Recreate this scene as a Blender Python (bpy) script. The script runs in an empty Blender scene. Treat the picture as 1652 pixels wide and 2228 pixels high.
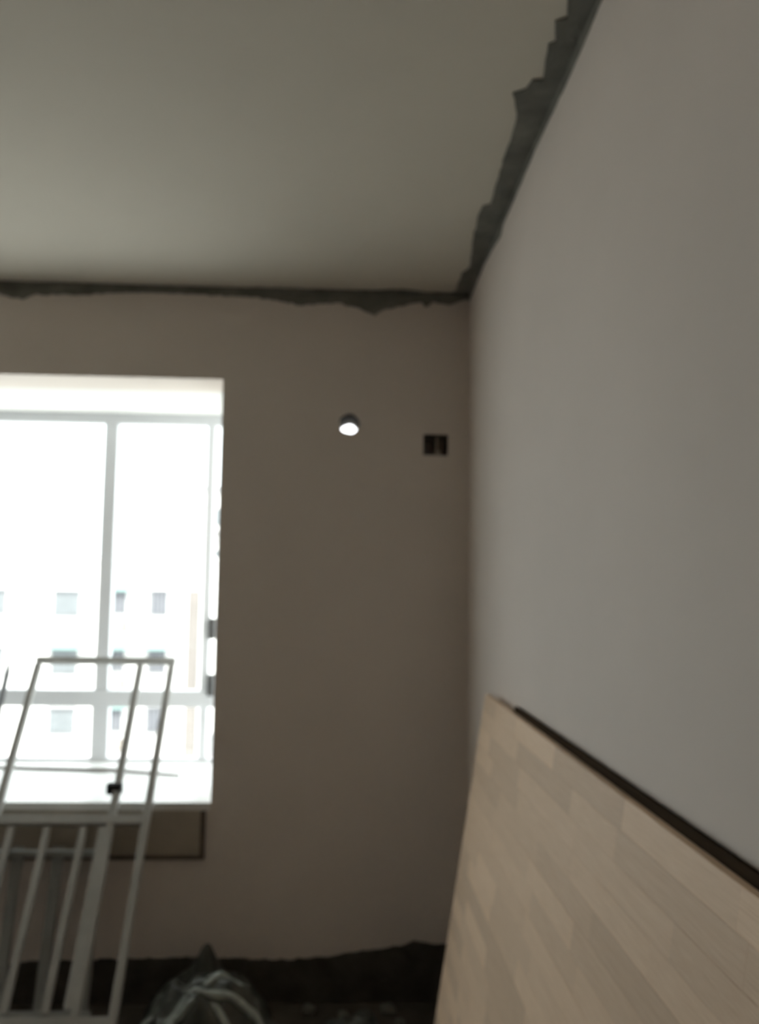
import bpy, bmesh, math, random
from mathutils import Vector, Matrix, noise

random.seed(7)
SC = bpy.context.scene
C = SC.collection

# ------------------------------------------------------------------ camera, sky, exposure
F_PX, W_PX = 1857.0, 1652.0
YAW, PITCH, ROLL = [math.radians(a) for a in (2.43, 4.99, 0.76)]
fw = Vector((math.sin(YAW)*math.cos(PITCH), math.cos(YAW)*math.cos(PITCH), math.sin(PITCH)))
rt = Vector((math.cos(YAW), -math.sin(YAW), 0)); up = rt.cross(fw)
cr, cu = math.cos(ROLL)*rt + math.sin(ROLL)*up, -math.sin(ROLL)*rt + math.cos(ROLL)*up
cam = bpy.data.cameras.new('camera'); cam_o = bpy.data.objects.new('camera', cam); C.objects.link(cam_o)
cam_o.matrix_world = Matrix(((cr.x, cu.x, -fw.x, 0), (cr.y, cu.y, -fw.y, 0), (cr.z, cu.z, -fw.z, 1.6), (0, 0, 0, 1)))
cam.sensor_fit = 'HORIZONTAL'; cam.sensor_width = 36.0; cam.lens = F_PX/W_PX*36.0
cam.clip_start = 0.02; cam.clip_end = 500
cam.dof.use_dof = True; cam.dof.focus_distance = 0.5          # the phone missed its focus: everything is soft
APERTURE = 0.0040
cam.dof.aperture_fstop = (cam.lens*0.001)/APERTURE
SC.camera = cam_o

wd = bpy.data.worlds.new('overcast_sky'); SC.world = wd; wd.use_nodes = True
bgn = wd.node_tree.nodes['Background']
bgn.inputs['Color'].default_value = (0.95, 0.975, 1.0, 1); bgn.inputs['Strength'].default_value = 3.5
sun = bpy.data.lights.new('sun', 'SUN'); sun.energy = 7.0; sun.color = (1.0, 0.95, 0.88); sun.angle = math.radians(8)
sun_o = bpy.data.objects.new('sun', sun); C.objects.link(sun_o)       # hazy sun behind this building, on the block opposite
sun_o.rotation_euler = Vector((0.30, 0.72, -0.62)).to_track_quat('-Z', 'Y').to_euler()

SC.view_settings.view_transform = 'Standard'; SC.view_settings.look = 'None'
SC.view_settings.gamma = 1.0; SC.view_settings.use_curve_mapping = False
SC.view_settings.exposure = 0.24
SC.cycles.max_bounces = 16; SC.cycles.diffuse_bounces = 10; SC.cycles.transparent_max_bounces = 16
SC.cycles.sample_clamp_indirect = 6.0

# ------------------------------------------------------------------ helpers
D, XR, H = 3.45, 0.51, 2.82          # window wall, right wall, ceiling
XL, YF, WT = -3.15, -3.6, 0.24       # left wall, wall behind the camera, wall thickness

def tag(o, label=None, cat=None, group=None, kind=None):
    if label: o['label'] = label
    if cat: o['category'] = cat
    if group: o['group'] = group
    if kind: o['kind'] = kind
    return o

def empty(name, loc=(0, 0, 0), parent=None):
    o = bpy.data.objects.new(name, None); C.objects.link(o); o.location = loc
    o.empty_display_size = 0.05
    if parent: o.parent = parent
    return o

def obj(name, bm, m, parent=None, smooth=False, m2=None):
    me = bpy.data.meshes.new(name)
    bmesh.ops.recalc_face_normals(bm, faces=bm.faces)
    bm.to_mesh(me); bm.free(); me.materials.append(m)
    if m2: me.materials.append(m2)
    if smooth:
        for p in me.polygons: p.use_smooth = True
    o = bpy.data.objects.new(name, me); C.objects.link(o)
    if parent:
        o.parent = parent
        o.matrix_parent_inverse = Matrix.Translation(-Vector(parent.location)) if parent.parent is None else Matrix()
    return o

def share(name, src, parent):
    o = bpy.data.objects.new(name, src.data); C.objects.link(o); o.parent = parent
    return o

def box(bm, x0, x1, y0, y1, z0, z1, bevel=0.0):
    b2 = bmesh.new()
    vs = [b2.verts.new((x, y, z)) for x in (x0, x1) for y in (y0, y1) for z in (z0, z1)]
    for f in ((0,1,3,2), (4,6,7,5), (0,4,5,1), (2,3,7,6), (0,2,6,4), (1,5,7,3)):
        b2.faces.new([vs[i] for i in f])
    if bevel:
        bmesh.ops.bevel(b2, geom=list(b2.edges), offset=bevel, segments=2, affect='EDGES', profile=0.5)
    me = bpy.data.meshes.new('tmp'); b2.to_mesh(me); b2.free(); bm.from_mesh(me); bpy.data.meshes.remove(me)
    return bm

def mkbox(*a, **k): return box(bmesh.new(), *a, **k)

def bar(bm, p, q, w, d=None, bevel=0.002, up=(0, 0, 1)):
    """square tube from p to q, w wide, d deep"""
    p, q = Vector(p), Vector(q); d = d or w
    z = (q-p).normalized(); x = z.cross(Vector(up))
    if x.length < 1e-4: x = Vector((1, 0, 0))
    x.normalize(); y = z.cross(x)
    b2 = mkbox(-w/2, w/2, -d/2, d/2, 0, (q-p).length, bevel=bevel)
    M = Matrix((( x.x, y.x, z.x, p.x), (x.y, y.y, z.y, p.y), (x.z, y.z, z.z, p.z), (0, 0, 0, 1)))
    b2.transform(M)
    me = bpy.data.meshes.new('tmp'); b2.to_mesh(me); b2.free(); bm.from_mesh(me); bpy.data.meshes.remove(me)
    return bm

def tube(bm, pts, r, n=10, taper=None):
    pts = [Vector(p) for p in pts]; rings = []
    for i, p in enumerate(pts):
        t = (pts[min(i+1, len(pts)-1)] - pts[max(i-1, 0)]).normalized()
        a = t.orthogonal().normalized() if i == 0 else (rings_a - t*rings_a.dot(t)).normalized()
        rings_a = a; b = t.cross(a)
        rr = r if taper is None else r*taper[i]
        rings.append([bm.verts.new(p + rr*(math.cos(2*math.pi*k/n)*a + math.sin(2*math.pi*k/n)*b)) for k in range(n)])
    for r0, r1 in zip(rings, rings[1:]):
        for k in range(n): bm.faces.new((r0[k], r0[(k+1) % n], r1[(k+1) % n], r1[k]))
    bm.faces.new(rings[0]); bm.faces.new(rings[-1])
    return bm

# ------------------------------------------------------------------ materials
def mat(name, base, rough=0.85, var=0.0, scale=6.0, bump=0.0, bscale=40.0, metallic=0.0, spec=0.3, rnd=0.0, stretch=None, col2=None):
    m = bpy.data.materials.new(name); m.use_nodes = True
    nt = m.node_tree; b = nt.nodes['Principled BSDF']
    b.inputs['Roughness'].default_value = rough; b.inputs['Metallic'].default_value = metallic
    b.inputs['Specular IOR Level'].default_value = spec
    tc = nt.nodes.new('ShaderNodeTexCoord'); src = tc.outputs['Object']
    if stretch:
        mp = nt.nodes.new('ShaderNodeMapping'); mp.inputs['Scale'].default_value = stretch
        nt.links.new(src, mp.inputs['Vector']); src = mp.outputs['Vector']
    oi = None
    if rnd:
        oi = nt.nodes.new('ShaderNodeObjectInfo')
        ad = nt.nodes.new('ShaderNodeVectorMath'); ad.operation = 'MULTIPLY_ADD'
        nt.links.new(oi.outputs['Random'], ad.inputs[0]); ad.inputs[1].default_value = (37, 53, 71)
        nt.links.new(src, ad.inputs[2]); src = ad.outputs[0]
    nz = nt.nodes.new('ShaderNodeTexNoise'); nz.inputs['Scale'].default_value = scale
    nz.inputs['Detail'].default_value = 6; nz.inputs['Roughness'].default_value = 0.6
    nt.links.new(src, nz.inputs['Vector'])
    c2 = col2 or tuple(max(0, c*(1-var)) for c in base)
    c1 = tuple(min(1, c*(1+var*0.5)) for c in base) if not col2 else base
    rp = nt.nodes.new('ShaderNodeValToRGB'); rp.color_ramp.elements[0].position = 0.35; rp.color_ramp.elements[1].position = 0.65
    rp.color_ramp.elements[0].color = (*c2, 1); rp.color_ramp.elements[1].color = (*c1, 1)
    nt.links.new(nz.outputs['Fac'], rp.inputs['Fac']); col = rp.outputs['Color']
    if rnd:
        hs = nt.nodes.new('ShaderNodeHueSaturation')
        mr = nt.nodes.new('ShaderNodeMapRange'); mr.inputs['To Min'].default_value = 1-rnd; mr.inputs['To Max'].default_value = 1+rnd*0.6
        nt.links.new(oi.outputs['Random'], mr.inputs['Value']); nt.links.new(mr.outputs['Result'], hs.inputs['Value'])
        nt.links.new(col, hs.inputs['Color']); col = hs.outputs['Color']
    nt.links.new(col, b.inputs['Base Color'])
    if bump:
        n2 = nt.nodes.new('ShaderNodeTexNoise'); n2.inputs['Scale'].default_value = bscale; n2.inputs['Detail'].default_value = 8
        nt.links.new(src, n2.inputs['Vector'])
        bp = nt.nodes.new('ShaderNodeBump'); bp.inputs['Strength'].default_value = bump; bp.inputs['Distance'].default_value = 0.01
        nt.links.new(n2.outputs['Fac'], bp.inputs['Height']); nt.links.new(bp.outputs['Normal'], b.inputs['Normal'])
    return m

def glass_mat(name, tint, refl):
    m = bpy.data.materials.new(name); m.use_nodes = True; nt = m.node_tree; nt.nodes.clear()
    o = nt.nodes.new('ShaderNodeOutputMaterial'); mx = nt.nodes.new('ShaderNodeMixShader'); mx.inputs[0].default_value = refl
    t = nt.nodes.new('ShaderNodeBsdfTransparent'); t.inputs['Color'].default_value = (*tint, 1)
    g = nt.nodes.new('ShaderNodeBsdfGlossy'); g.inputs['Roughness'].default_value = 0.02
    nt.links.new(t.outputs[0], mx.inputs[1]); nt.links.new(g.outputs[0], mx.inputs[2]); nt.links.new(mx.outputs[0], o.inputs[0])
    return m

M = dict(
    putty=mat('white_putty', (0.77, 0.70, 0.645), 0.75, 0.03, 1.6, 0.06, 9.0),
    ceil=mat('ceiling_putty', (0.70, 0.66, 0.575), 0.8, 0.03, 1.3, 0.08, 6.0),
    bay=mat('bay_plaster', (0.82, 0.82, 0.80), 0.7, 0.02, 3.0),
    mortar=mat('grey_mortar', (0.20, 0.20, 0.175), 0.95, 0.30, 9.0, 0.5, 60.0),
    mortar_dark=mat('dark_mortar_hole_shade', (0.085, 0.078, 0.066), 0.95, 0.35, 9.0, 0.6, 50.0),  # bare mortar at the wall foot; in the pipe hole it stands for shade
    floor=mat('dirty_concrete', (0.085, 0.075, 0.060), 0.9, 0.5, 4.0, 0.6, 30.0),
    alu=mat('window_aluminium', (0.78, 0.80, 0.83), 0.45, 0.03, 5.0, metallic=0.0, spec=0.5),
    glass=glass_mat('window_glass', (0.95, 0.98, 0.97), 0.05),
    marble=mat('sill_stone', (0.84, 0.84, 0.82), 0.35, 0.06, 5.0, spec=0.5),
    panel=mat('apron_board', (0.43, 0.38, 0.31), 0.8, 0.12, 5.0),
    mould=mat('dark_moulding', (0.12, 0.095, 0.075), 0.7, 0.2, 20.0),
    paint=mat('white_steel_paint', (0.44, 0.44, 0.42), 0.45, 0.08, 14.0, spec=0.5),
    paint2=mat('grey_steel_paint', (0.36, 0.37, 0.35), 0.5, 0.1, 14.0, spec=0.5),
    dark=mat('dark_steel', (0.10, 0.10, 0.10), 0.5, 0.2, 20.0),
    rubber=mat('black_rubber', (0.02, 0.02, 0.02), 0.7, 0.1, 20.0),
    wood=mat('rubberwood', (0.95, 0.745, 0.56), 0.55, 0.0, 5.0, 0.05, 60.0, rnd=0.16, stretch=(14, 0.9, 14), col2=(0.78, 0.57, 0.39)),
    ply=mat('gap_shaded_plywood', (0.045, 0.031, 0.019), 0.95, 0.3, 4.0, spec=0.05, stretch=(10, 0.8, 10)),  # brown sheet pushed near black, the shade of the wall gap in its colour
    boxp=mat('dark_box_plastic', (0.12, 0.105, 0.09), 0.6, 0.2, 30.0),
    wire=mat('brown_wire', (0.16, 0.10, 0.07), 0.5, 0.1, 30.0),
    sack=mat('dark_sack_plastic', (0.055, 0.062, 0.050), 0.45, 0.4, 9.0, 0.2, 60.0, spec=0.5),
    film=mat('pale_plastic_film', (0.40, 0.45, 0.42), 0.25, 0.35, 18.0, 0.15, 40.0, spec=0.8),
    film_dark=mat('dark_plastic_film', (0.075, 0.085, 0.072), 0.3, 0.5, 12.0, 0.2, 50.0, spec=0.6),
    fac=mat('facade_render', (0.86, 0.84, 0.82), 0.9, 0.04, 0.4),
    pil=mat('beige_pipe', (0.20, 0.18, 0.168), 0.8, 0.1, 1.0),
    fwin=mat('facade_window_dark', (0.15, 0.155, 0.18), 0.5, 0.1, 2.0),
    fwin2=mat('facade_window_pale', (0.21, 0.235, 0.25), 0.5, 0.1, 2.0),
    teal=mat('teal_awning', (0.20, 0.29, 0.28), 0.6, 0.1, 2.0),
    grille=mat('facade_grille', (0.27, 0.27, 0.28), 0.6, 0.1, 2.0),
    acm=mat('ac_beige', (0.28, 0.245, 0.22), 0.6, 0.1, 3.0),
    ground=mat('street', (0.55, 0.54, 0.52), 0.95, 0.1, 0.2),
)

# ------------------------------------------------------------------ room shell
def quad(bm, *ps):
    return bm.faces.new([bm.verts.new(p) for p in ps])

tag(obj('floor', mkbox(XL-WT, XR+WT, YF-WT, D+WT, -0.12, 0), M['floor']), 'dark dirty concrete floor', kind='structure')
tag(obj('ceiling', mkbox(XL-WT, XR+WT, YF-WT, D+WT, H, H+0.14), M['ceil']), 'grey-white puttied ceiling', kind='structure')
tag(obj('wall_right', mkbox(XR, XR+WT, YF-WT, D+WT, 0, H), M['putty']), 'bare puttied right wall', kind='structure')
tag(obj('wall_left', mkbox(XL-WT, XL, YF-WT, D+WT, 0, H), M['putty']), 'bare puttied left wall', kind='structure')
tag(obj('wall_front', mkbox(XL, XR, YF-WT, YF, 0, H), M['putty']), 'bare puttied wall facing the window', kind='structure')

WX0, WX1, WZ0, WZ1 = -2.98, -0.50, 0.72, 2.435           # bay window opening
HX, HZ, HR = 0.018, 2.262, 0.041                          # drilled pipe hole
BX0, BX1, BZ0, BZ1, BD = 0.322, 0.425, 2.138, 2.226, 0.06 # junction box recess
def back_wall():
    bm = bmesh.new()
    xs = [XL, WX0, WX1, HX-0.08, HX+0.08, BX0, BX1, XR]
    zs = [0, WZ0, BZ0, HZ-0.08, BZ1, HZ+0.08, WZ1, H]
    zs = sorted(zs)
    def cell(i, j): return (xs[i]+xs[i+1])/2, (zs[j]+zs[j+1])/2
    for i in range(len(xs)-1):
        for j in range(len(zs)-1):
            x, z = cell(i, j)
            if WX0 < x < WX1 and WZ0 < z < WZ1: continue
            if abs(x-HX) < 0.08 and abs(z-HZ) < 0.08: continue
            a, b, c, d = xs[i], xs[i+1], zs[j], zs[j+1]
            quad(bm, (a, D+WT, c), (a, D+WT, d), (b, D+WT, d), (b, D+WT, c))
            if BX0 < x < BX1 and BZ0 < z < BZ1: continue
            quad(bm, (a, D, c), (b, D, c), (b, D, d), (a, D, d))
    # hole ring
    n = 32; sq, ci = [], []
    for k in range(n):
        t = 2*math.pi*k/n + math.pi/4; c, s = math.cos(t), math.sin(t); m_ = 0.08/max(abs(c), abs(s))
        rr = HR*(1+0.03*math.sin(5*t+1))
        sq.append((HX+c*m_, HZ+s*m_)); ci.append((HX+rr*c, HZ+rr*s))
    for k in range(n):
        l = (k+1) % n
        for y in (D, D+WT):
            quad(bm, *[(p[0], y, p[1]) for p in (sq[k], sq[l], ci[l], ci[k])])
        lining = quad(bm, (ci[k][0], D, ci[k][1]), (ci[l][0], D, ci[l][1]), (ci[l][0], D+WT, ci[l][1]), (ci[k][0], D+WT, ci[k][1])); lining.material_index = 1  # raw concrete lining, with the hole's shade put into its dark colour
    for (x0, x1, z0, z1, y1) in ((WX0, WX1, WZ0, WZ1, D+WT), (BX0, BX1, BZ0, BZ1, D+BD)):
        quad(bm, (x0, D, z0), (x0, y1, z0), (x0, y1, z1), (x0, D, z1)); quad(bm, (x1, D, z0), (x1, y1, z0), (x1, y1, z1), (x1, D, z1))
        quad(bm, (x0, D, z0), (x1, D, z0), (x1, y1, z0), (x0, y1, z0)); quad(bm, (x0, D, z1), (x1, D, z1), (x1, y1, z1), (x0, y1, z1))
    quad(bm, (BX0, D+BD, BZ0), (BX1, D+BD, BZ0), (BX1, D+BD, BZ1), (BX0, D+BD, BZ1))
    bmesh.ops.remove_doubles(bm, verts=bm.verts, dist=1e-5)
    return bm
tag(obj('wall_back', back_wall(), M['putty'], m2=M['mortar_dark']), 'window wall with a drilled pipe hole', kind='structure')

# ragged mortar left where the old cornice and skirting were stripped
def ragged(pts, step=0.012, amp=0.004, seed=1):
    rnd = random.Random(seed); out = []
    for (a, b), (c, d) in zip(pts, pts[1:]):
        L = math.hypot(c-a, d-b); n = max(1, int(L/step))
        for k in range(n):
            t = k/n; j = amp if k else amp*0.4
            out.append((a+(c-a)*t+rnd.uniform(-j, j), b+(d-b)*t+rnd.uniform(-j, j)))
    out.append(pts[-1]); return out

def patch(name, outline, place, thick, m, label):
    """slab with a ragged outline; place((u,v), h) -> world, h is height above the surface"""
    bm = bmesh.new()
    lo = [bm.verts.new(place(p, 0.0)) for p in outline]
    hi = [bm.verts.new(place(p, thick)) for p in outline]
    n = len(outline)
    e = [bm.edges.new((hi[k], hi[(k+1) % n])) for k in range(n)]
    bmesh.ops.triangle_fill(bm, edges=e, use_beauty=True)
    for k in range(n): bm.faces.new((lo[k], lo[(k+1) % n], hi[(k+1) % n], hi[k]))
    return tag(obj(name, bm, m), label, kind='structure')

ceil_edge = [(0.451, 3.45), (0.449, 3.41), (0.443, 3.213), (0.466, 3.149), (0.436, 2.866), (0.426, 2.693), (0.429, 2.618), (0.452, 2.606),
    (0.445, 2.5), (0.442, 2.362), (0.438, 2.258), (0.435, 2.153), (0.429, 2.083), (0.401, 1.994), (0.429, 1.975), (0.438, 1.934),
    (0.462, 1.931), (0.454, 1.891), (0.442, 1.8), (0.455, 1.789), (0.438, 1.722), (0.459, 1.707), (0.447, 1.657), (0.44, 1.55),
    (0.456, 1.50), (0.45, 1.3), (0.43, 1.1), (0.45, 0.7), (0.44, 0.2), (0.46, -0.5), (0.44, -1.4), (0.45, YF)]
patch('trim_1', [(XR, D)] + ragged(ceil_edge, 0.03, 0.003, 3) + [(XR, YF)], lambda p, h: (p[0], p[1], H-h), 0.005, M['mortar'],
      'ragged grey mortar band on the ceiling along the right wall')
rw = [(D, 2.79), (3.30, 2.797), (3.076, 2.803), (2.90, 2.79), (2.742, 2.772), (2.701, 2.792), (2.45, 2.796), (2.202, 2.80), (2.0, 2.793), (1.85, 2.790), (1.641, 2.797), (1.2, 2.79), (0.4, 2.795), (-1, 2.79), (YF, 2.79)]
patch('trim_2', [(D, H)] + ragged(rw, 0.03, 0.002, 4) + [(YF, H)], lambda p, h: (XR-h, p[0], p[1]), 0.005, M['mortar'],
      'thin grey mortar band at the top of the right wall')
bw = [(XR, 2.797), (0.466, 2.786), (0.428, 2.773), (0.353, 2.782), (0.326, 2.758), (0.312, 2.779), (0.288, 2.777), (0.236, 2.76), (0.16, 2.748), (0.117, 2.717), (0.059, 2.743),
    (-0.031, 2.766), (-0.182, 2.752), (-0.258, 2.765), (-0.383, 2.781), (-0.722, 2.787), (-0.921, 2.785), (-1.081, 2.773), (-1.278, 2.767), (-1.325, 2.745),
    (-1.413, 2.766), (-1.7, 2.77), (-2.1, 2.76), (-2.6, 2.775), (XL, 2.77)]
patch('trim_3', [(XR, H)] + ragged(bw, 0.015, 0.004, 5) + [(XL, H)], lambda p, h: (p[0], D-h, p[1]), 0.005, M['mortar'],
      'ragged grey mortar band at the top of the window wall')
patch('trim_4', [(XR, D)] + [(0.45, 3.41)] + ragged([(0.43, 3.437), (0.33, 3.44), (0.23, 3.41), (0.19, 3.415), (0.10, 3.435), (-0.4, 3.44)], 0.02, 0.003, 8) + [(-0.4, D)],
      lambda p, h: (p[0], p[1], H-h), 0.004, M['mortar'], 'small mortar smear on the ceiling in the corner')
bb = [(XR, 0.215), (0.391, 0.212), (0.330, 0.222), (0.301, 0.229), (0.266, 0.212), (0.123, 0.191), (-0.055, 0.168), (-0.232, 0.158), (-0.532, 0.170), (-0.76, 0.166), (-1.142, 0.159), (-1.279, 0.143), (-2.0, 0.16), (XL, 0.16)]
patch('baseboard_back', [(XR, 0)] + ragged(bb, 0.02, 0.004, 6) + [(XL, 0)], lambda p, h: (p[0], D-h, p[1]), 0.006, M['mortar_dark'],
      'dark unplastered strip at the foot of the window wall')
rb = [(D, 0.21), (2.9, 0.18), (2.0, 0.17), (1.0, 0.19), (0, 0.17), (YF, 0.18)]
patch('baseboard_right', [(D, 0)] + ragged(rb, 0.03, 0.004, 9) + [(YF, 0)], lambda p, h: (XR-h, p[0], p[1]), 0.006, M['mortar_dark'],
      'dark unplastered strip at the foot of the right wall')

# ------------------------------------------------------------------ bay window
YW = 4.24                                     # glass plane of the bay
CX1, CX0 = WX1, WX0                           # bay side panes
PX1, PX0 = -0.66, -2.82                      # posts next to the narrow outer panes
#                       # bay corner posts
w = empty('window_1', (-1.74, YW, WZ0)); tag(w, 'aluminium bay window with tall upper and low lower panes', kind='structure')
def wpart(name, bm, m): return obj(name, bm, m, w)
def bay_prism(z0, z1, out):
    bm = bmesh.new(); pts = [(WX1, D+WT), (CX1+out, YW+out), (CX0-out, YW+out), (WX0, D+WT)]
    lo = [bm.verts.new((*p, z0)) for p in pts]; hi = [bm.verts.new((*p, z1)) for p in pts]
    bm.faces.new(lo); bm.faces.new(hi)
    for k in range(4): bm.faces.new((lo[k], lo[(k+1) % 4], hi[(k+1) % 4], hi[k]))
    return bm
wpart('soffit', bay_prism(WZ1, WZ1+0.12, 0.06), M['bay'])
wpart('bay_base', bay_prism(WZ0-0.12, WZ0-0.001, 0.06), M['bay'])
sb = bay_prism(WZ0, WZ0+0.03, 0.0); box(sb, WX0, WX1, D-0.004, D+WT, WZ0, WZ0+0.03)
tag(wpart('window_sill', sb, M['marble']), 'pale stone window sill')
SZ = WZ0+0.03
def rail(x0, x1, z0, z1, name, dep=0.05): wpart(name, mkbox(x0, x1, YW-dep/2, YW+dep/2, z0, z1, bevel=0.003), M['alu'])
rail(CX0, CX1, 2.385, WZ1, 'top_rail'); rail(CX0, CX1, SZ, SZ+0.015, 'bottom_rail'); rail(CX0, CX1, 1.008, 1.086, 'transom', 0.06)
MX = (-1.150, -2.31)
for x in (PX1, PX0): rail(x-0.019, x+0.019, SZ+0.015, 2.385, 'post', 0.046)
for x in MX:
    rail(x-0.032, x+0.032, 1.086, 2.385, 'mullion', 0.052); rail(x-0.040, x+0.040, SZ+0.015, 1.008, 'mullion', 0.052)
edges = [CX0, PX0, MX[1], MX[0], PX1, CX1]
for a, b in zip(edges, edges[1:]):
    for z0, z1 in ((SZ+0.04, 1.01), (1.08, 2.39)): wpart('pane', mkbox(a, b, YW-0.003, YW+0.003, z0, z1), M['glass'])
def side(xc, xw):
    p0, p1 = Vector((xc, YW, 0)), Vector((xw, D+WT, 0))
    bm = mkbox(xc-0.024, xc+0.024, YW-0.024, YW+0.024, SZ, WZ1, bevel=0.004); wpart('corner_post', bm, M['alu'])
    for z0, z1, nm in ((SZ, SZ+0.015, 'bottom_rail'), (1.008, 1.086, 'transom'), (2.385, WZ1, 'top_rail')):
        bm = bmesh.new(); bar(bm, p0+Vector((0, 0, (z0+z1)/2)), p1+Vector((0, 0, (z0+z1)/2)), 0.05, z1-z0); wpart(nm, bm, M['alu'])
    for z0, z1 in ((SZ+0.04, 1.01), (1.08, 2.39)):
        bm = bmesh.new(); bar(bm, p0+Vector((0, 0, (z0+z1)/2)), p1+Vector((0, 0, (z0+z1)/2)), 0.006, z1-z0, bevel=0); wpart('pane', bm, M['glass'])
side(CX1, WX1); side(CX0, WX0)
for z in (1.385, 1.115):                     # dark hinges beside the corner post
    tag(wpart('hinge', mkbox(-0.641, -0.612, YW-0.05, YW-0.005, z-0.05, z+0.05, bevel=0.004), M['dark']), 'dark metal hinge')

# framed board on the wall under the sill
ap = empty('trim_5', (-1.7, D, 0.53)); tag(ap, 'brown apron board with dark edging under the window sill', kind='structure')
obj('apron_panel', mkbox(WX0, -0.535, D-0.006, D, 0.552, WZ0), M['panel'], ap)
obj('moulding', mkbox(-0.535, -0.517, D-0.012, D, 0.535, WZ0, bevel=0.003), M['mould'], ap)
obj('moulding', mkbox(WX0, -0.535, D-0.012, D, 0.535, 0.552, bevel=0.003), M['mould'], ap)

# ------------------------------------------------------------------ junction box in its recess
jb = tag(empty('junction_box', (BX0+0.05, D+BD, BZ0)), 'dark empty electrical junction box sunk in the window wall', 'junction box')
bm = bmesh.new()
box(bm, BX0+0.002, BX1-0.002, D+BD-0.004, D+BD-0.001, BZ0+0.002, BZ1-0.002)
for a in ((BX0+0.001, BX0+0.004, D+0.004, D+BD-0.004, BZ0+0.002, BZ1-0.002), (BX1-0.004, BX1-0.001, D+0.004, D+BD-0.004, BZ0+0.002, BZ1-0.002),
          (BX0+0.004, BX1-0.004, D+0.004, D+BD-0.004, BZ0+0.001, BZ0+0.004), (BX0+0.004, BX1-0.004, D+0.004, D+BD-0.004, BZ1-0.004, BZ1-0.001)): box(bm, *a)
obj('box_shell', bm, M['boxp'], jb)
obj('divider', mkbox(0.378, 0.384, D+0.012, D+BD-0.004, BZ0+0.004, BZ1-0.004), M['panel'], jb)
obj('mortar_lump', mkbox(0.372, 0.395, D+0.002, D+0.03, BZ0+0.004, BZ0+0.022, bevel=0.006), M['panel'], jb)
for i, (x, z) in enumerate(((0.392, 2.20), (0.404, 2.17), (0.345, 2.19))):
    bm = tube(bmesh.new(), [(x, D+BD-0.004, z), (x+0.004, D+0.035, z-0.006), (x+0.010, D+0.018, z-0.022), (x+0.006, D+0.012, z-0.030)], 0.0032, 8)
    obj('wire', bm, M['wire'], jb, True)

# ------------------------------------------------------------------ white steel frame leaning over the sill
FY0, FZ0, SL = 3.0, 0.145, 1.4025             # a point on the frame's plane and its slope
ZOFF = 0.034
def fp(x, y, off=0.0):                         # point on the leaning plane
    n = Vector((0, -SL, 1)).normalized()
    return Vector((x, y, FZ0 + (y-FY0)*SL + ZOFF)) + n*off
YB = FY0 - (FZ0+ZOFF)/SL + 0.008               # where it meets the floor
YT = 3.762
ft = tag(empty('steel_railing', (-1.0, YB, 0)), 'white painted steel frame with upright bars leaning over the window sill', 'railing')
n_up = (0, -SL, 1)
def fbar(name, x0, y0, x1, y1, wd_, m=M['paint'], off=0.0, parent=ft):
    return obj(name, bar(bmesh.new(), fp(x0, y0, off), fp(x1, y1, off), wd_, wd_, up=n_up), m, parent)
fbar('post', -0.733, YB, -0.729, YT, 0.028); fbar('post', -0.858, YB, -0.862, YT, 0.028); fbar('post', -1.300, YB, -1.295, YT, 0.028)
fbar('top_rail', -1.309, YT+0.012, -0.715, YT+0.012, 0.026)
fbar('cross_rail', -1.285, 3.372, -0.745, 3.372, 0.034)
fbar('bottom_rail', -1.285, 2.985, -0.745, 2.985, 0.028)
fbar('side_post', -0.886, 3.005, -0.886, 3.357, 0.026)
for x in (-0.958, -1.093, -1.226): fbar('bar', x, 2.998, x, 3.357, 0.024)
tb = bmesh.new(); p = fp(-0.872, 3.445); box(tb, p.x-0.030, p.x+0.030, p.y-0.02, p.y+0.02, p.z-0.022, p.z+0.022, bevel=0.008)
tag(obj('rubber_tie', tb, M['rubber'], ft), 'black rubber tie')

# grey grille standing behind it, against the wall below the sill
g2 = tag(empty('steel_grille', (-1.05, 3.22, 0)), 'grey steel bar grille behind the white frame, below the window sill', 'grille')
def g(x, z): t = z/0.66; return Vector((x, 3.215 + 0.185*t, z))
for x in (-0.905, -1.055, -1.205, -1.355): obj('bar', bar(bmesh.new(), g(x, 0.0), g(x, 0.60), 0.040, 0.02, up=(0, 1, 0)), M['paint2'], g2)
for z in (0.07, 0.585): obj('rail', bar(bmesh.new(), g(-1.40, z)-Vector((0, .022, 0)), g(-0.87, z)-Vector((0, .022, 0)), 0.022, 0.03, up=(0, 1, 0)), M['paint2'], g2)

# dark pole on the sill leaning on the window, thin rod lying on the sill
pl = tag(obj('metal_pole', tube(bmesh.new(), [(-1.515, 3.78, SZ+0.014), (-1.54, 3.94, 0.93), (-1.572, 4.15, 1.17), (-1.580, 4.19, 1.222)], 0.014, 10, [1, 1, 1, 0.35]), M['dark'], None, True),
         'dark pointed metal pole leaning on the window at the left edge', 'pole')
rod = tag(obj('thin_rod', tube(bmesh.new(), [(-1.80, 4.085, SZ+0.007), (-1.54, 4.043, SZ+0.008), (-1.15, 4.0, SZ+0.007), (-1.02, 3.975, SZ+0.012), (-0.706, 3.90, SZ+0.007)], 0.0065, 8, [1, 1, 1.2, 1.3, 0.8]), M['mould'], None, True),
          'thin dark rod lying along the white window sill', 'rod')

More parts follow.
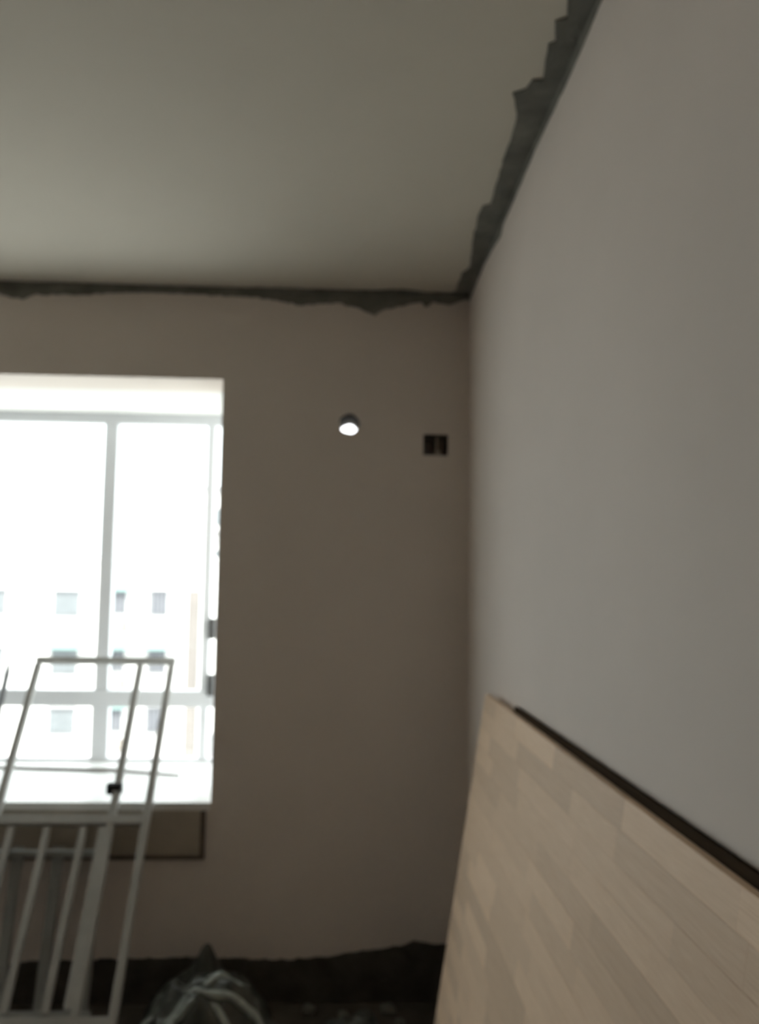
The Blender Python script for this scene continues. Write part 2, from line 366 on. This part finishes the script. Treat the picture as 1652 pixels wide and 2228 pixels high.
# ------------------------------------------------------------------ boards leaning on the right wall
def lean_frame(xb, xt, zt):                    # transform: local x = out from wall, y = along, z = up the board
    u = Vector((xt-xb, 0, zt)).normalized(); nrm = Vector((-u.z, 0, u.x)); yv = Vector((0, 1, 0))
    return Matrix(((nrm.x, yv.x, u.x, xb), (nrm.y, yv.y, u.y, 0), (nrm.z, yv.z, u.z, 0), (0, 0, 0, 1)))
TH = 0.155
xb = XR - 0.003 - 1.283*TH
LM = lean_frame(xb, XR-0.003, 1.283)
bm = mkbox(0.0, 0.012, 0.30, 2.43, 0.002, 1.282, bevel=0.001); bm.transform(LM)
tag(obj('plywood_gap_shade', bm, M['ply']), 'plywood sheet behind the pale board, coloured near-black for the shaded gap', 'board')
bd = empty('wood_board', (0, 0, 0)); bd.matrix_world = LM
tag(bd, 'large pale finger-jointed wooden board leaning on the right wall', 'board')
R = random.Random(21); rows = 24; HB = 1.262; rh = HB/rows; Y0, Y1 = 0.36, 2.80
bx_me = None; X0b, TB = 0.0145, 0.017
src = None
for r in range(rows):
    y = Y1 + R.uniform(0.0, 0.35)
    while y > Y0:
        L = R.uniform(0.26, 0.55); a, b = max(y-L, Y0), min(y, Y1)
        if a - Y0 < 0.06: a = Y0
        y = a
        if b - a < 0.02: continue
        if src is None:
            bm_ = mkbox(-0.5, 0.5, -0.5, 0.5, -0.5, 0.5); src = obj('stave', bm_, M['wood'], None); s = src; s.parent = bd
        else: s = share('stave', src, bd)
        s.scale = (TB + R.uniform(-0.0004, 0.0004), b-a-0.0006, rh-0.0005)
        s.location = (X0b+TB/2, (a+b)/2, 0.006 + r*rh + rh/2)

# ------------------------------------------------------------------ sacks, film and rubble on the floor
def heap(name, cx, cy, rx, ry, h, m, label, cat, seed, ridge, peak=None, nn=72, group=None):
    bm = bmesh.new(); vs = {}
    for i in range(nn+1):
        for k in range(nn):
            t = i/nn; a = 2*math.pi*k/nn
            edge = 1 + 0.14*noise.noise(Vector((math.cos(a)*1.6, math.sin(a)*1.6, seed)))
            x, y = rx*t*edge*math.cos(a), ry*t*edge*math.sin(a)
            z = h*(1-t**2.6)**0.75 if t < 1 else 0
            q = Vector((x*7+seed, y*7, seed*1.7))
            rid = 1-abs(noise.noise(q + 0.6*Vector((noise.noise(q*1.3), noise.noise(q*1.3+Vector((5, 5, 5))), 0))))*2
            rid2 = 1-abs(noise.noise(q*2.6+Vector((9, 2, 1))))*2
            damp = min(1, (1-t)*5)
            z += damp*(ridge*(rid-0.5) + ridge*0.45*(rid2-0.5))
            x += damp*ridge*0.5*noise.noise(q*2+Vector((3, 1, 7))); y += damp*ridge*0.5*noise.noise(q*2+Vector((1, 8, 2)))
            if peak:
                d2 = ((x-peak[0])**2+(y-peak[1])**2)/peak[3]**2; z += peak[2]*math.exp(-d2)
            vs[i, k] = bm.verts.new((cx+x, cy+y, max(0.002, z) if i < nn else 0.001))
    for i in range(nn):
        for k in range(nn):
            bm.faces.new((vs[i, k], vs[i, (k+1) % nn], vs[i+1, (k+1) % nn], vs[i+1, k]))
    bmesh.ops.remove_doubles(bm, verts=bm.verts, dist=1e-5)
    return tag(obj(name, bm, m, None, True), label, cat, group)
heap('rubbish_sack', -0.47, 3.322, 0.24, 0.098, 0.17, M['sack'], 'dark rubbish sack with a tied peak against the window wall', 'sack', 3.1, 0.02, (-0.01, 0.0, 0.10, 0.042))
heap('rubbish_sack', 0.075, 3.06, 0.15, 0.15, 0.12, M['sack'], 'low dark rubbish sack beside the pale wooden board', 'sack', 12.7, 0.03)
from mathutils.bvhtree import BVHTree
pb = tag(empty('plastic_bag', (-0.45, 3.05, 0)), 'crumpled glossy plastic bag with pale creases on the dark floor', 'bag')
body = heap('bag_body', -0.437, 3.045, 0.268, 0.15, 0.245, M['film_dark'], None, None, 8.4, 0.05)
body.parent = pb; body.matrix_parent_inverse = Matrix.Translation((0.45, -3.05, 0))
bvh = BVHTree.FromPolygons([v.co for v in body.data.vertices], [p.vertices[:] for p in body.data.polygons])
def drop(x, y):
    h = bvh.ray_cast(Vector((x, y, 1)), Vector((0, 0, -1)))
    return h[0].z if h[0] else 0.02
folds = [([(-0.55, 2.965), (-0.50, 2.985), (-0.45, 2.985), (-0.40, 3.0), (-0.35, 3.005), (-0.30, 2.995), (-0.262, 2.975), (-0.248, 2.95)], 0.017),
         ([(-0.43, 2.975), (-0.39, 2.955), (-0.35, 2.935), (-0.31, 2.922)], 0.015),
         ([(-0.655, 2.985), (-0.63, 2.985), (-0.605, 2.99), (-0.595, 2.965), (-0.598, 2.94)], 0.016),
         ([(-0.64, 3.02), (-0.62, 3.03), (-0.59, 3.02)], 0.014),
         ([(-0.54, 2.955), (-0.525, 2.975), (-0.50, 2.96), (-0.47, 2.955)], 0.017),
         ([(-0.455, 3.03), (-0.42, 3.06), (-0.385, 3.065), (-0.345, 3.04)], 0.015),
         ([(-0.62, 2.93), (-0.58, 2.95), (-0.56, 2.93)], 0.015), ([(-0.33, 2.965), (-0.30, 2.955), (-0.275, 2.935)], 0.014)]
for pts, rr in folds:
    pts = [(-0.437+(x+0.45)*1.2, y) for x, y in pts]
    P3 = []
    for (p, q) in zip(pts, pts[1:]):
        for k in range(4):
            t = k/4; x, y = p[0]+(q[0]-p[0])*t, p[1]+(q[1]-p[1])*t; P3.append((x, y))
    P3.append(pts[-1]); n_ = len(P3)
    zz = [drop(*p) for p in P3]; zz = [sum(zz[max(0, i-2):i+3])/len(zz[max(0, i-2):i+3]) for i in range(n_)]
    tp = [0.25+0.75*math.sin(math.pi*min(max((i+0.6)/n_, 0.02), 0.98))**0.6*(0.85+0.3*noise.noise(Vector((i*0.7, rr*99, 1)))) for i in range(n_)]
    cr_ = obj('crease', tube(bmesh.new(), [(p[0], p[1], z+rr*0.35) for p, z in zip(P3, zz)], rr, 9, tp), M['film'], pb, True)
    tag(cr_, 'pale glossy plastic crease')
for i, (x, y, s) in enumerate(((0.03, 3.33, 0.022), (0.20, 3.36, 0.030), (0.24, 3.27, 0.020), (-0.10, 3.37, 0.026), (0.12, 3.31, 0.014))):
    bm = bmesh.new(); bmesh.ops.create_icosphere(bm, subdivisions=2, radius=s)
    for v in bm.verts:
        v.co *= 1 + 0.35*noise.noise(v.co*40 + Vector((i*3, 0, 0))); v.co.z = max(v.co.z*0.7, -s*0.5) + s*0.5; v.co += Vector((x, y, 0))
    tag(obj('mortar_chunk', bm, M['mortar']), ['mortar chunk on the floor just behind the low dark sack', 'largest mortar chunk, at the foot of the window wall', 'rightmost mortar chunk, beside the foot of the pale board', 'leftmost mortar chunk, nearest the sack with the tied peak', 'tiniest mortar chunk, between the others on the floor'][i], 'chunk', 'mortar lumps on the floor')

# ------------------------------------------------------------------ outside: street and the block opposite
tag(obj('street_ground', mkbox(-80, 60, D+1.5, 120, -16.4, -16.0), M['ground']), 'pale street far below', kind='structure')
ab = tag(empty('apartment_building', (-14, 45, -16)), 'white apartment block across the street with barred windows and teal awnings', 'building')
YA = 45.0
obj('wall', mkbox(-34, -1.5, YA, YA+10, -16, 2.7), M['fac'], ab)
obj('parapet', mkbox(-34.2, -1.3, YA-0.15, YA+10, 2.7, 3.0), M['fac'], ab)
def fwindow(x0, x1, z0, z1, m, bars=True):
    f = obj('window', mkbox(x0, x1, YA-0.04, YA+0.0, z0, z1), M['grille'], ab)
    q = obj('pane', mkbox(x0+0.06, x1-0.06, YA-0.07, YA-0.041, z0+0.06, z1-0.06), m, None); q.parent = f; q.matrix_parent_inverse = f.matrix_world.inverted()
    if bars:
        bm = bmesh.new(); n = max(5, int((x1-x0)/0.16))
        for k in range(n+1):
            x = x0 + (x1-x0)*k/n; box(bm, x-0.02, x+0.02, YA-0.30, YA-0.26, z0, z1)
        for z in (z0, z1): box(bm, x0, x1, YA-0.30, YA-0.0, z-0.03, z+0.03)
        q = obj('window_bars', bm, M['grille'], None); q.parent = f; q.matrix_parent_inverse = f.matrix_world.inverted()
def awning(x0, x1, z, dep=0.8):
    bm = bmesh.new()
    vs = [bm.verts.new(c) for c in ((x0, YA, z+0.25), (x1, YA, z+0.25), (x1, YA-dep, z), (x0, YA-dep, z), (x0, YA, z+0.20), (x1, YA, z+0.20), (x1, YA-dep, z-0.08), (x0, YA-dep, z-0.08))]
    for fc in ((0,1,2,3), (4,5,6,7), (0,1,5,4), (2,3,7,6), (0,3,7,4), (1,2,6,5)): bm.faces.new([vs[k] for k in fc])
    obj('awning', bm, M['teal'], ab)
bpy.context.view_layer.update()
for i, dz in enumerate((0.0, -2.95, -5.95, -8.9, -11.85)):
    fwindow(-14.87, -13.55, -0.11+dz, 1.17+dz, M['fwin2']); fwindow(-12.20, -11.15, 0.05+dz, 1.20+dz, M['fwin']); fwindow(-9.94, -9.04, -0.01+dz, 1.23+dz, M['fwin'])
    for x in (-18.6, -22.4, -26.2): fwindow(x, x+1.3, -0.05+dz, 1.2+dz, M['fwin2'])
    fwindow(-6.2, -5.2, -0.05+dz, 1.2+dz, M['fwin']); fwindow(-4.2, -3.0, -0.05+dz, 1.2+dz, M['fwin2'])
    if i != 1: awning(-12.25, -10.85, 1.25+dz, 0.6)
awning(-15.1, -12.9, -1.72); awning(-12.4, -8.70, -1.72)
for z in (-0.35, -3.3, -6.3):
    ac = obj('air_conditioner', mkbox(-11.75, -11.05, YA-0.35, YA, z-0.55, z, bevel=0.03), M['acm'], ab)
obj('downpipe_casing', mkbox(-7.95, -7.40, YA-0.25, YA, -16, 1.26), M['pil'], ab)
fwindow(-7.25, -6.55, -7.28, -6.02, M['fwin2'], False)

# a taller block further back, seen past the right end of the first one
tw = tag(empty('apartment_tower', (-6, 60, -16)), 'pale taller block behind the white building, seen through the narrow right pane', 'building')
YT2 = 60.0
obj('wall', mkbox(-9.8, -2.0, YT2, YT2+9, -16, 8.1), M['fac'], tw); obj('roof_slab', mkbox(-10.1, -1.7, YT2-0.3, YT2+9, 8.1, 8.4), M['grille'], tw)
for k in range(8):
    z = 6.9-2.9*k
    obj('balcony_slab', mkbox(-9.3, -7.2, YT2-1.1, YT2, z-1.75, z-1.6), M['grille'], tw)
    for x in (-9.0, -8.1, -6.6, -4.6):
        f = obj('window', mkbox(x, x+0.75, YT2-0.05, YT2, z-1.2, z), M['grille'], tw)
        q = obj('pane', mkbox(x+0.06, x+0.69, YT2-0.08, YT2-0.051, z-1.14, z-0.06), M['fwin2'], None); q.parent = f; q.matrix_parent_inverse = Matrix()
